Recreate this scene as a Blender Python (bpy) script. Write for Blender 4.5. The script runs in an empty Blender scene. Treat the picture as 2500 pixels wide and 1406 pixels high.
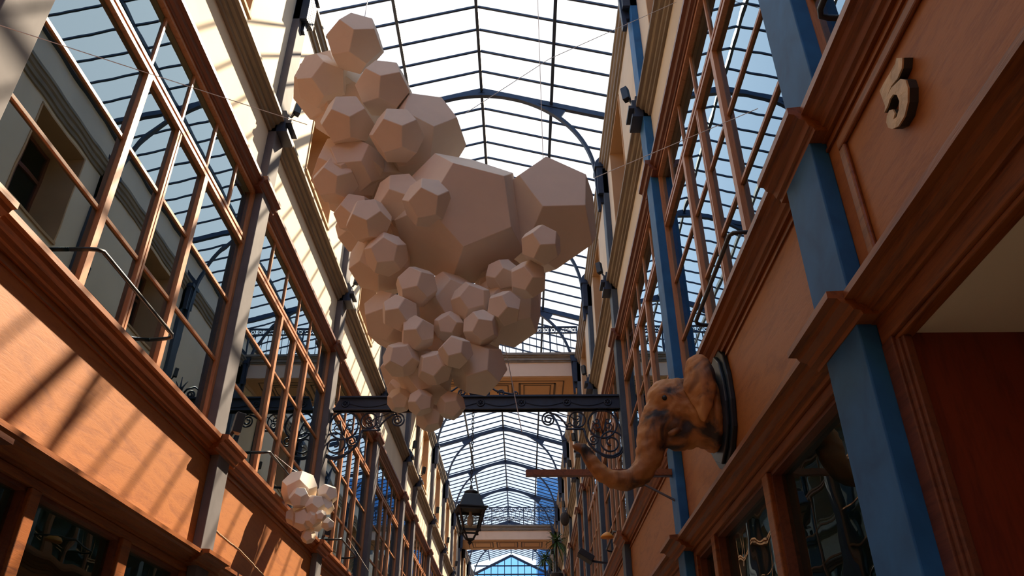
import bpy, math, random
from mathutils import Vector, Matrix
random.seed(7)
S = bpy.context.scene
COL = S.collection
# ------------------------------------------------------------------ camera
# origin of the world = the photographer's eye; floor is 1.6 m below
PITCH, YAW, ROLL, FPX = 0.5457, -0.01297, -0.00136, 1897.2
fw = Vector((math.sin(YAW)*math.cos(PITCH), math.cos(YAW)*math.cos(PITCH), math.sin(PITCH)))
rt = fw.cross(Vector((0, 0, 1))).normalized()
up = rt.cross(fw)
r2 = math.cos(ROLL)*rt + math.sin(ROLL)*up
u2 = -math.sin(ROLL)*rt + math.cos(ROLL)*up
cam_data = bpy.data.cameras.new('camera')
cam_data.sensor_width = 36.0
cam_data.lens = FPX/2500*36.0
cam_data.clip_start = 0.05
cam_data.clip_end = 300
cam = bpy.data.objects.new('camera', cam_data)
COL.objects.link(cam)
m = Matrix((r2, u2, -fw)).transposed().to_4x4()
cam.matrix_world = m
S.camera = cam
# ------------------------------------------------------------------ world, sun, exposure
S.view_settings.view_transform = 'Standard'
S.view_settings.look = 'None'
S.view_settings.gamma = 1.0
S.view_settings.use_curve_mapping = False
S.view_settings.exposure = 0.42
SUN = Vector((1.0, 1.62, 2.08)).normalized()
w = bpy.data.worlds.new('sky')
S.world = w
w.use_nodes = True
nt = w.node_tree
nt.nodes.clear()
wo = nt.nodes.new('ShaderNodeOutputWorld')
bg = nt.nodes.new('ShaderNodeBackground')
tc = nt.nodes.new('ShaderNodeTexCoord')
dp = nt.nodes.new('ShaderNodeVectorMath'); dp.operation = 'DOT_PRODUCT'
dp.inputs[1].default_value = SUN
rp = nt.nodes.new('ShaderNodeValToRGB')
rp.color_ramp.elements[0].position = 0.0
rp.color_ramp.elements[0].color = (0.22, 0.46, 0.95, 1)
rp.color_ramp.elements[1].position = 1.0
rp.color_ramp.elements[1].color = (1.0, 0.97, 0.92, 1)
e = rp.color_ramp.elements.new(0.62); e.color = (0.62, 0.80, 1.0, 1)
e = rp.color_ramp.elements.new(0.86); e.color = (0.93, 0.96, 1.0, 1)
nt.links.new(tc.outputs['Generated'], dp.inputs[0])
nt.links.new(dp.outputs['Value'], rp.inputs['Fac'])
nt.links.new(rp.outputs['Color'], bg.inputs['Color'])
bg.inputs['Strength'].default_value = 1.1
nt.links.new(bg.outputs[0], wo.inputs['Surface'])
sl = bpy.data.lights.new('sun', 'SUN')
sl.energy = 13.0
sl.color = (1.0, 0.80, 0.56)
sl.angle = math.radians(0.6)
so = bpy.data.objects.new('sun', sl)
COL.objects.link(so)
so.rotation_euler = SUN.to_track_quat('Z', 'Y').to_euler()
so.location = SUN*60

# ------------------------------------------------------------------ materials
def new_mat(name):
    m = bpy.data.materials.new(name); m.use_nodes = True
    return m, m.node_tree, m.node_tree.nodes['Principled BSDF']
def plain(name, col, rough=0.6, metal=0.0, spec=0.5, noise=0.0, nscale=6.0, bump=0.0, stretch=(1, 1, 1), dark=None):
    m, t, p = new_mat(name)
    p.inputs['Base Color'].default_value = (*col, 1)
    p.inputs['Roughness'].default_value = rough
    p.inputs['Metallic'].default_value = metal
    p.inputs['Specular IOR Level'].default_value = spec
    if noise > 0 or bump > 0:
        c = t.nodes.new('ShaderNodeTexCoord')
        mp = t.nodes.new('ShaderNodeMapping'); mp.inputs['Scale'].default_value = stretch
        n = t.nodes.new('ShaderNodeTexNoise'); n.inputs['Scale'].default_value = nscale
        n.inputs['Detail'].default_value = 6
        n.inputs['Distortion'].default_value = 0.6
        t.links.new(c.outputs['Object'], mp.inputs[0]); t.links.new(mp.outputs[0], n.inputs['Vector'])
        if noise > 0:
            r = t.nodes.new('ShaderNodeValToRGB')
            d = dark or tuple(v*(1-noise) for v in col)
            r.color_ramp.elements[0].position = 0.3; r.color_ramp.elements[0].color = (*d, 1)
            r.color_ramp.elements[1].position = 0.68; r.color_ramp.elements[1].color = (*col, 1)
            t.links.new(n.outputs['Fac'], r.inputs[0]); t.links.new(r.outputs[0], p.inputs['Base Color'])
        if bump > 0:
            b = t.nodes.new('ShaderNodeBump'); b.inputs['Strength'].default_value = bump
            b.inputs['Distance'].default_value = 0.02
            t.links.new(n.outputs['Fac'], b.inputs['Height']); t.links.new(b.outputs[0], p.inputs['Normal'])
    return m
def wood(name, light, dark, stretch=(7, 0.9, 7), rough=0.5, scale=2.2):
    m, t, p = new_mat(name)
    c = t.nodes.new('ShaderNodeTexCoord')
    mp = t.nodes.new('ShaderNodeMapping'); mp.inputs['Scale'].default_value = stretch
    n = t.nodes.new('ShaderNodeTexNoise'); n.inputs['Scale'].default_value = scale
    n.inputs['Detail'].default_value = 8; n.inputs['Distortion'].default_value = 1.8
    n2 = t.nodes.new('ShaderNodeTexNoise'); n2.inputs['Scale'].default_value = scale*14
    n2.inputs['Detail'].default_value = 3
    t.links.new(c.outputs['Object'], mp.inputs[0])
    t.links.new(mp.outputs[0], n.inputs['Vector']); t.links.new(mp.outputs[0], n2.inputs['Vector'])
    mx = t.nodes.new('ShaderNodeMath'); mx.operation = 'MULTIPLY_ADD'
    mx.inputs[1].default_value = 0.35; t.links.new(n2.outputs['Fac'], mx.inputs[0])
    ms = t.nodes.new('ShaderNodeMath'); ms.operation = 'MULTIPLY'; ms.inputs[1].default_value = 0.75
    t.links.new(n.outputs['Fac'], ms.inputs[0]); t.links.new(ms.outputs[0], mx.inputs[2])
    r = t.nodes.new('ShaderNodeValToRGB')
    r.color_ramp.elements[0].position = 0.34; r.color_ramp.elements[0].color = (*dark, 1)
    r.color_ramp.elements[1].position = 0.58; r.color_ramp.elements[1].color = (*light, 1)
    t.links.new(mx.outputs[0], r.inputs[0]); t.links.new(r.outputs[0], p.inputs['Base Color'])
    b = t.nodes.new('ShaderNodeBump'); b.inputs['Strength'].default_value = 0.12; b.inputs['Distance'].default_value = 0.01
    t.links.new(mx.outputs[0], b.inputs['Height']); t.links.new(b.outputs[0], p.inputs['Normal'])
    p.inputs['Roughness'].default_value = rough
    return m
def glass(name, f0=0.1, tint=(0.75, 0.85, 0.82), wave=0.0, wscale=1.2):
    m = bpy.data.materials.new(name); m.use_nodes = True
    t = m.node_tree; t.nodes.clear()
    o = t.nodes.new('ShaderNodeOutputMaterial')
    mx = t.nodes.new('ShaderNodeMixShader')
    tr = t.nodes.new('ShaderNodeBsdfTransparent'); tr.inputs[0].default_value = (*tint, 1)
    g = t.nodes.new('ShaderNodeBsdfGlossy'); g.inputs['Roughness'].default_value = 0.0
    g.inputs['Color'].default_value = (0.64, 0.84, 1, 1)
    ge = t.nodes.new('ShaderNodeNewGeometry'); dt = t.nodes.new('ShaderNodeVectorMath'); dt.operation = 'DOT_PRODUCT'
    t.links.new(ge.outputs['Incoming'], dt.inputs[0]); t.links.new(ge.outputs['Normal'], dt.inputs[1])
    ab = t.nodes.new('ShaderNodeMath'); ab.operation = 'ABSOLUTE'; t.links.new(dt.outputs['Value'], ab.inputs[0])
    om = t.nodes.new('ShaderNodeMath'); om.operation = 'SUBTRACT'; om.inputs[0].default_value = 1.0; t.links.new(ab.outputs[0], om.inputs[1])
    pw = t.nodes.new('ShaderNodeMath'); pw.operation = 'POWER'; pw.inputs[1].default_value = 5.0; t.links.new(om.outputs[0], pw.inputs[0])
    f = t.nodes.new('ShaderNodeMath'); f.operation = 'MULTIPLY_ADD'; f.inputs[1].default_value = 1-f0; f.inputs[2].default_value = f0
    t.links.new(pw.outputs[0], f.inputs[0])
    t.links.new(f.outputs[0], mx.inputs[0]); t.links.new(tr.outputs[0], mx.inputs[1]); t.links.new(g.outputs[0], mx.inputs[2])
    t.links.new(mx.outputs[0], o.inputs[0])
    if wave > 0:
        c = t.nodes.new('ShaderNodeTexCoord')
        n = t.nodes.new('ShaderNodeTexNoise'); n.inputs['Scale'].default_value = wscale; n.inputs['Detail'].default_value = 1
        b = t.nodes.new('ShaderNodeBump'); b.inputs['Strength'].default_value = 1.0; b.inputs['Distance'].default_value = wave
        t.links.new(c.outputs['Object'], n.inputs['Vector']); t.links.new(n.outputs['Fac'], b.inputs['Height'])
        t.links.new(b.outputs[0], g.inputs['Normal'])
    return m
M = {}
M['wood_panel'] = wood('wood_panel', (0.37, 0.122, 0.022), (0.25, 0.070, 0.012), stretch=(5, 0.8, 5), rough=0.55)
M['wood_trim'] = wood('wood_trim', (0.27, 0.080, 0.016), (0.11, 0.029, 0.008), stretch=(9, 0.6, 9), rough=0.42)
M['wood_dark'] = wood('wood_dark', (0.17, 0.052, 0.024), (0.085, 0.026, 0.014), stretch=(9, 0.6, 9), rough=0.45)
M['wood_frame'] = wood('wood_frame', (0.46, 0.20, 0.085), (0.30, 0.11, 0.04), stretch=(9, 9, 0.8), rough=0.45)
M['wood_red'] = wood('wood_red', (0.22, 0.035, 0.012), (0.12, 0.018, 0.008), stretch=(3, 3, 0.4), rough=0.5)
M['plaster'] = plain('cream_plaster', (0.72, 0.61, 0.46), 0.85, noise=0.12, nscale=1.6, bump=0.05)
M['plaster_band'] = plain('taupe_band', (0.27, 0.215, 0.155), 0.7, noise=0.4, nscale=5, stretch=(1, .3, 4))
M['plaster_tan'] = plain('tan_reveal', (0.56, 0.34, 0.17), 0.8, noise=0.15, nscale=2)
M['soffit'] = plain('soffit_orange', (0.62, 0.36, 0.17), 0.8, noise=0.1, nscale=2)
M['line'] = plain('painted_line', (0.12, 0.075, 0.045), 0.8)
M['bridge'] = plain('bridge_plaster', (0.78, 0.55, 0.38), 0.85, noise=0.1, nscale=2)
M['iron'] = plain('dark_iron', (0.018, 0.03, 0.06), 0.5, spec=0.5, noise=0.3, nscale=10)
M['iron_post'] = plain('painted_iron', (0.15, 0.14, 0.15), 0.75, spec=0.15, noise=0.25, nscale=4, bump=0.03)
M['zinc'] = plain('dusty_zinc', (0.13, 0.12, 0.11), 0.6, noise=0.4, nscale=12)
M['iron_blue'] = plain('blue_iron', (0.025, 0.15, 0.38), 0.6, spec=0.25, noise=0.35, nscale=5, bump=0.03)  # nearest right-hand posts: bluer base colour than all the other posts
M['iron_slate'] = plain('slate_painted_iron', (0.06, 0.085, 0.12), 0.55, spec=0.3, noise=0.3, nscale=5)
M['black'] = plain('black_metal', (0.012, 0.014, 0.018), 0.4)
M['paper'] = plain('folded_paper', (0.93, 0.80, 0.66), 0.75, noise=0.05, nscale=8, bump=0.02)
M['elephant'] = plain('papier_mache', (0.42, 0.16, 0.04), 0.65, noise=0.85, nscale=5.0, bump=1.0, dark=(0.035, 0.025, 0.022))
_r = [n for n in M['elephant'].node_tree.nodes if n.type == 'VALTORGB'][0]
_r.color_ramp.elements[0].position = 0.36; _r.color_ramp.elements[1].position = 0.50
_r.color_ramp.elements.new(0.62).color = (0.52, 0.22, 0.06, 1)
M['shield'] = plain('shield_paint', (0.012, 0.03, 0.05), 0.4, noise=0.3, nscale=5)
M['gold'] = plain('worn_gilt', (0.68, 0.47, 0.25), 0.5, noise=0.4, nscale=18, bump=0.3)
M['gold_side'] = plain('numeral_side', (0.03, 0.03, 0.028), 0.6)
M['rope'] = plain('rope', (0.42, 0.27, 0.15), 0.9, noise=0.4, nscale=60)
M['wire'] = plain('white_wire', (0.85, 0.84, 0.82), 0.5)
M['leaf'] = plain('leaf', (0.06, 0.14, 0.035), 0.5, noise=0.4, nscale=6)
M['basket'] = plain('basket', (0.03, 0.025, 0.025), 0.8, noise=0.5, nscale=30, bump=0.6)
M['ceil_cream'] = plain('cream_ceiling', (0.80, 0.70, 0.50), 0.8)
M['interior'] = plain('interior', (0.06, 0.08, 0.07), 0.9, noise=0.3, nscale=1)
M['stone'] = plain('floor_stone', (0.80, 0.58, 0.38), 0.6, noise=0.3, nscale=2)
M['orange'] = plain('orange_lamp', (0.75, 0.30, 0.03), 0.5)
M['bulb'] = plain('frosted_bulb', (0.75, 0.66, 0.52), 0.3)
M['glass'] = glass('window_glass', 0.34, (0.55, 0.75, 0.70), wave=0.0006, wscale=2.2)
M['shop_glass'] = glass('shop_glass', 0.12, (0.50, 0.70, 0.66), wave=0.0025, wscale=2.5)
M['roof_glass'] = glass('roof_glass', 0.01, (0.96, 0.98, 1.0))
M['lamp_glass'] = glass('lantern_glass', 0.06, (0.85, 0.82, 0.75))
M['tower_glass'] = plain('tower_glass', (0.16, 0.32, 0.46), 0.25, noise=0.5, nscale=0.4, stretch=(.3, .3, 3))
M['stone_far'] = plain('far_building', (0.72, 0.70, 0.68), 0.9, noise=0.1, nscale=0.5)

# ------------------------------------------------------------------ mesh helpers
class MB:
    def __init__(self): self.v = []; self.f = []
    def add(self, vs, fs):
        o = len(self.v); self.v += [tuple(p) for p in vs]; self.f += [tuple(i+o for i in f) for f in fs]; return self
    def box(self, x0, x1, y0, y1, z0, z1):
        if x0 > x1: x0, x1 = x1, x0
        return self.add([(x0,y0,z0),(x1,y0,z0),(x1,y1,z0),(x0,y1,z0),(x0,y0,z1),(x1,y0,z1),(x1,y1,z1),(x0,y1,z1)],
                        [(0,3,2,1),(4,5,6,7),(0,1,5,4),(1,2,6,5),(2,3,7,6),(3,0,4,7)])
    def bar(self, a, b, w, h, upv=(0, 0, 1)):
        a, b = Vector(a), Vector(b); d = (b-a).normalized(); s = d.cross(Vector(upv))
        if s.length < 1e-6: s = d.cross(Vector((1, 0, 0)))
        s.normalize(); u = s.cross(d); s *= w/2; u *= h/2
        vs = [a-s-u, a+s-u, a+s+u, a-s+u, b-s-u, b+s-u, b+s+u, b-s+u]
        return self.add(vs, [(0,1,2,3),(7,6,5,4),(0,4,5,1),(1,5,6,2),(2,6,7,3),(3,7,4,0)])
    def tube(self, pts, r, n=8, closed=False, cap=True):
        pts = [Vector(p) for p in pts]; k = len(pts); rings = []
        rad = r if isinstance(r, (list, tuple)) else [r]*k
        prev = None
        for i, p in enumerate(pts):
            if closed: d = pts[(i+1) % k]-pts[i-1]
            else: d = pts[min(i+1, k-1)]-pts[max(i-1, 0)]
            d.normalize()
            if prev is None:
                s = d.cross(Vector((0, 0, 1)))
                if s.length < 0.05: s = d.cross(Vector((0, 1, 0)))
            else:
                s = prev - d*prev.dot(d)
            s.normalize(); prev = s; u = d.cross(s)
            rings.append([p+(s*math.cos(2*math.pi*j/n)+u*math.sin(2*math.pi*j/n))*rad[i] for j in range(n)])
        vs = [q for g in rings for q in g]; fs = []
        for i in range(k if closed else k-1):
            i2 = (i+1) % k
            for j in range(n):
                fs.append((i*n+j, i*n+(j+1) % n, i2*n+(j+1) % n, i2*n+j))
        if cap and not closed:
            fs.append(tuple(range(n))[::-1]); fs.append(tuple((k-1)*n+j for j in range(n)))
        return self.add(vs, fs)
    def prism(self, poly, ax, a, b):
        # poly: 2D points in the plane perpendicular to axis ax, extruded from a to b
        def P(p, t):
            if ax == 1: return (p[0], t, p[1])
            if ax == 0: return (t, p[0], p[1])
            return (p[0], p[1], t)
        n = len(poly)
        vs = [P(p, a) for p in poly]+[P(p, b) for p in poly]
        fs = [tuple(range(n)), tuple(range(2*n-1, n-1, -1))]+[(i, i+n, (i+1) % n+n, (i+1) % n) for i in range(n)]
        return self.add(vs, fs)
    def lathe(self, prof, c, n=16, ang=0):
        vs = []; fs = []
        for (r, z) in prof:
            for j in range(n):
                t = ang+2*math.pi*j/n; vs.append((c[0]+r*math.cos(t), c[1]+r*math.sin(t), c[2]+z))
        for i in range(len(prof)-1):
            for j in range(n):
                fs.append((i*n+j, i*n+(j+1) % n, (i+1)*n+(j+1) % n, (i+1)*n+j))
        fs.append(tuple(range(n))[::-1]); fs.append(tuple((len(prof)-1)*n+j for j in range(n)))
        return self.add(vs, fs)
    def ball(self, c, rx, ry=None, rz=None, n=12, k=8):
        ry = ry or rx; rz = rz or rx
        vs = [(c[0], c[1], c[2]-rz)]; fs = []
        for i in range(1, k):
            a = -math.pi/2+math.pi*i/k
            for j in range(n):
                t = 2*math.pi*j/n
                vs.append((c[0]+rx*math.cos(a)*math.cos(t), c[1]+ry*math.cos(a)*math.sin(t), c[2]+rz*math.sin(a)))
        vs.append((c[0], c[1], c[2]+rz)); last = len(vs)-1
        for j in range(n):
            fs.append((0, 1+(j+1) % n, 1+j)); fs.append((last, last-n+j, last-n+(j+1) % n))
            for i in range(k-2):
                a = 1+i*n; fs.append((a+j, a+(j+1) % n, a+n+(j+1) % n, a+n+j))
        return self.add(vs, fs)
    def build(self, name, mat, parent=None, smooth=False, bevel=0, origin=None):
        me = bpy.data.meshes.new(name)
        v = self.v
        if origin is not None:
            ox, oy, oz = origin; v = [(a-ox, b-oy, c-oz) for a, b, c in v]
        me.from_pydata(v, [], self.f)
        import bmesh
        bm = bmesh.new(); bm.from_mesh(me); bmesh.ops.recalc_face_normals(bm, faces=bm.faces)
        if smooth:
            for f in bm.faces: f.smooth = True
        bm.to_mesh(me); bm.free()
        me.materials.append(mat)
        o = bpy.data.objects.new(name, me); COL.objects.link(o)
        if origin is not None: o.location = origin
        if parent is not None:
            o.parent = parent
            o.matrix_parent_inverse = Matrix.Translation(-parent.location)
        if bevel:
            b = o.modifiers.new('bevel', 'BEVEL'); b.width = bevel; b.segments = 2; b.limit_method = 'ANGLE'
        return o
def tag(o, label=None, cat=None, group=None, kind=None):
    if label: o['label'] = label
    if cat: o['category'] = cat
    if group: o['group'] = group
    if kind: o['kind'] = kind
    return o
def empty(name, loc=(0, 0, 0), **k):
    o = bpy.data.objects.new(name, None); COL.objects.link(o); o.location = loc
    o.empty_display_size = 0.1
    return tag(o, **k)

# ------------------------------------------------------------------ the plan of the arcade
XL, XR, XC = -2.69, 1.42, -0.66
POSTS = [-4.5, -0.90, 2.72, 6.34, 9.93, 13.53, 17.13, 19.0, 22.6, 26.2, 29.8, 33.4, 35.3, 38.9, 42.5, 46.0]
SHORT = {(17.13, 19.0), (33.4, 35.3)}
ORD = ['nearest', 'second', 'third', 'fourth', 'fifth', 'sixth', 'seventh', 'eighth', 'ninth', 'tenth', 'eleventh', 'twelfth', 'thirteenth', 'fourteenth', 'fifteenth']
YF, YN = 46.0, -12.0
class Side:
    def __init__(s, name):
        s.name = name; s.L = name == 'left'; s.dz = 0.0 if s.L else 0.16; s.dl = 0.0 if s.L else 0.09
    def x(s, d): return XL+d if s.L else XR-d
    def o(s, z): return s.dl if z < 2.5 else s.dz
    def box(s, mb, d0, d1, y0, y1, z0, z1):
        return mb.box(s.x(d0), s.x(d1), y0, y1, z0+s.o(z0), z1+s.o(z1))
    def prof(s, mb, poly, y0, y1):
        return mb.prism([(s.x(d), z+s.o(z)) for d, z in poly], 1, y0, y1)
LEDGE = [(.05, 1.285), (.12, 1.285), (.125, 1.30), (.15, 1.305), (.16, 1.325), (.19, 1.335), (.20, 1.35), (.235, 1.352), (.235, 1.38), (.05, 1.39)]
SILL = [(-.08, 2.17), (.12, 2.17), (.125, 2.19), (.14, 2.195), (.15, 2.225), (.18, 2.24), (.19, 2.26), (.215, 2.265), (.215, 2.30), (.0, 2.33), (-.08, 2.33)]
CORN = [(-.05, 4.915), (.03, 4.915), (.035, 4.94), (.06, 4.95), (.07, 4.985), (.10, 5.0), (.10, 5.04), (-.05, 5.06)]
BAND = [(-.05, 5.77), (.03, 5.77), (.035, 5.80), (.06, 5.81), (.065, 5.85), (.10, 5.86), (.115, 5.895), (.15, 5.90), (.15, 5.94), (-.05, 5.96)]
EAVE = [(-.05, 8.00), (.03, 8.00), (.035, 8.05), (.06, 8.06), (.065, 8.12), (.09, 8.14), (.10, 8.19), (.12, 8.20), (.12, 8.25), (-.05, 8.27)]
def shifted(p, d, dz=0.004): return [(a+d if a > 0 else a, z+(dz if z > 0 else 0)) for a, z in p]

# floor
MB().box(XL-3.2, XR+5, YN, YF, -1.75, -1.6).build('floor', M['stone'])
tag(bpy.data.objects['floor'], kind='structure')

def open_holes(mb, sd, d0, d1, y0, y1, z0, z1, holes):
    # a wall slab with rectangular holes (ya, yb, za, zb)
    ys = y0
    for (a, b, za, zb) in sorted(holes):
        if a > ys: sd.box(mb, d0, d1, ys, a, z0, z1)
        if za > z0: sd.box(mb, d0, d1, a, b, z0, za)
        if zb < z1: sd.box(mb, d0, d1, a, b, zb, z1)
        ys = b
    if ys < y1: sd.box(mb, d0, d1, ys, y1, z0, z1)

wn = [0]
def window_bay(sd, a, b):
    """first-floor window between two posts"""
    wn[0] += 1
    short = (a, b) in SHORT
    ya, yb = a+.14, b-.13
    rtw = empty('window_%d' % wn[0], (sd.x(0), (a+b)/2, 2.33+sd.dz), kind='structure')
    fr = MB(); thin = MB()
    D0, D1 = -.03, .008
    ZB = 2.30
    sd.box(fr, D0, D1, ya, ya+.06, ZB, 4.93); sd.box(fr, D0, D1, yb-.05, yb, ZB, 4.93)
    sd.box(fr, D0, D1+.01, ya+.06, yb-.05, 4.88, 4.93)
    sd.box(fr, D0, D1+.01, ya+.06, yb-.05, ZB, 2.42)
    sd.box(fr, D0, D1+.005, ya+.06, yb-.05, 4.262, 4.295); sd.box(fr, D0, D1+.005, ya+.06, yb-.05, 4.32, 4.353)
    sd.box(fr, D0, D1-.02, ya+.06, yb-.05, 4.295, 4.32)
    if not short:
        q1, c, q2 = a+1.28, a+1.87, a+2.44
        for q in (q1, q2):
            sd.box(fr, D0, D1+.004, q-.032, q+.032, 2.42, 4.262)
        sd.box(fr, D0, D1+.0, c-.03, c-.006, 2.42, 4.262); sd.box(fr, D0, D1+.0, c+.006, c+.03, 2.42, 4.262)
        sd.box(fr, D0, D1-.02, c-.006, c+.006, 2.42, 4.262)
        for (u, v) in ((ya+.06, q1-.036), (q1+.036, c-.036), (c+.036, q2-.036), (q2+.036, yb-.05)):
            for z in (3.03, 3.63):
                sd.box(thin, -.03, -.008, u, v, z-.012, z+.012)
        for o_ in (.70, 1.28, 1.87, 2.44, 3.0):
            sd.box(thin, -.03, -.008, a+o_-.012, a+o_+.012, 4.353, 4.88)
    else:
        c = (a+b)/2
        sd.box(fr, D0, D1, c-.03, c+.03, 2.42, 4.262)
        for z in (3.03, 3.63): sd.box(thin, -.05, -.02, ya+.06, yb-.05, z-.013, z+.013)
    fr.build('window_frame', M['wood_frame'], rtw); thin.build('glazing_bars', M['wood_frame'], rtw)
    g = MB(); x = sd.x(-.024)
    g.add([(x, ya+.03, 2.35+sd.dz), (x, yb-.03, 2.35+sd.dz), (x, yb-.03, 4.9+sd.dz), (x, ya+.03, 4.9+sd.dz)], [(0, 1, 2, 3)])
    g.build('glass', M['glass'], rtw)
def upper_window(sd, ya, yb):
    wn[0] += 1
    r = empty('window_%d' % wn[0], (sd.x(0), (ya+yb)/2, 6.3+sd.dz), kind='structure')
    rv = MB()
    z0, z1 = 6.33, 7.92
    sd.box(rv, -.60, .012, ya-.02, ya+.012, z0, z1); sd.box(rv, -.60, .012, yb-.012, yb+.02, z0, z1)
    sd.box(rv, -.60, .012, ya-.02, yb+.02, z1-.012, z1+.02); sd.box(rv, -.60, .03, ya-.02, yb+.02, z0-.03, z0+.012)
    rv.build('reveal', M['plaster_tan'], r)
    fr = MB(); t = .07
    for (u, v) in ((ya, ya+t), (yb-t, yb), ((ya+yb)/2-.04, (ya+yb)/2+.04)): sd.box(fr, -.58, -.52, u, v, z0, z1)
    for (u, v) in ((z0, z0+t), (z1-t, z1), (7.35, 7.41)): sd.box(fr, -.575, -.525, ya, yb, u, v)
    fr.build('window_frame', M['wood_dark'], r)
    x = sd.x(-.55); g = MB()
    g.add([(x, ya, z0+sd.dz), (x, yb, z0+sd.dz), (x, yb, z1+sd.dz), (x, ya, z1+sd.dz)], [(0, 1, 2, 3)])
    g.build('glass', M['shop_glass'], r)
def shop_window(sd, a, b, cuts):
    wn[0] += 1
    r = empty('window_%d' % wn[0], (sd.x(0), (a+b)/2, -1.0), kind='structure')
    fr = MB(); z0, z1 = -1.05, 1.285
    sd.box(fr, .02, .105, a, b, 1.235, z1)
    sd.box(fr, .02, .105, a, b, z0-.1-sd.dl, z0-sd.dl)
    for (u, v) in cuts: sd.box(fr, .02, .105, u, v, z0-sd.dl, 1.235)
    fr.build('window_frame', M['wood_trim'], r, bevel=.006)
    inner = MB(); es = sorted(cuts)
    for (u0, u1), (v0, v1) in zip(es, es[1:]):
        sd.box(inner, .01, .08, u1, u1+.02, z0-sd.dl, 1.22); sd.box(inner, .01, .08, v0-.02, v0, z0-sd.dl, 1.22)
        sd.box(inner, .01, .08, u1, v0, 1.213, 1.235)
    inner.build('bead', M['wood_dark'], r)
    x = sd.x(.03); g = MB()
    g.add([(x, a, z0-.05), (x, b, z0-.05), (x, b, 1.25+sd.dl), (x, a, 1.25+sd.dl)], [(0, 1, 2, 3)])
    g.build('glass', M['shop_glass'], r)

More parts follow.
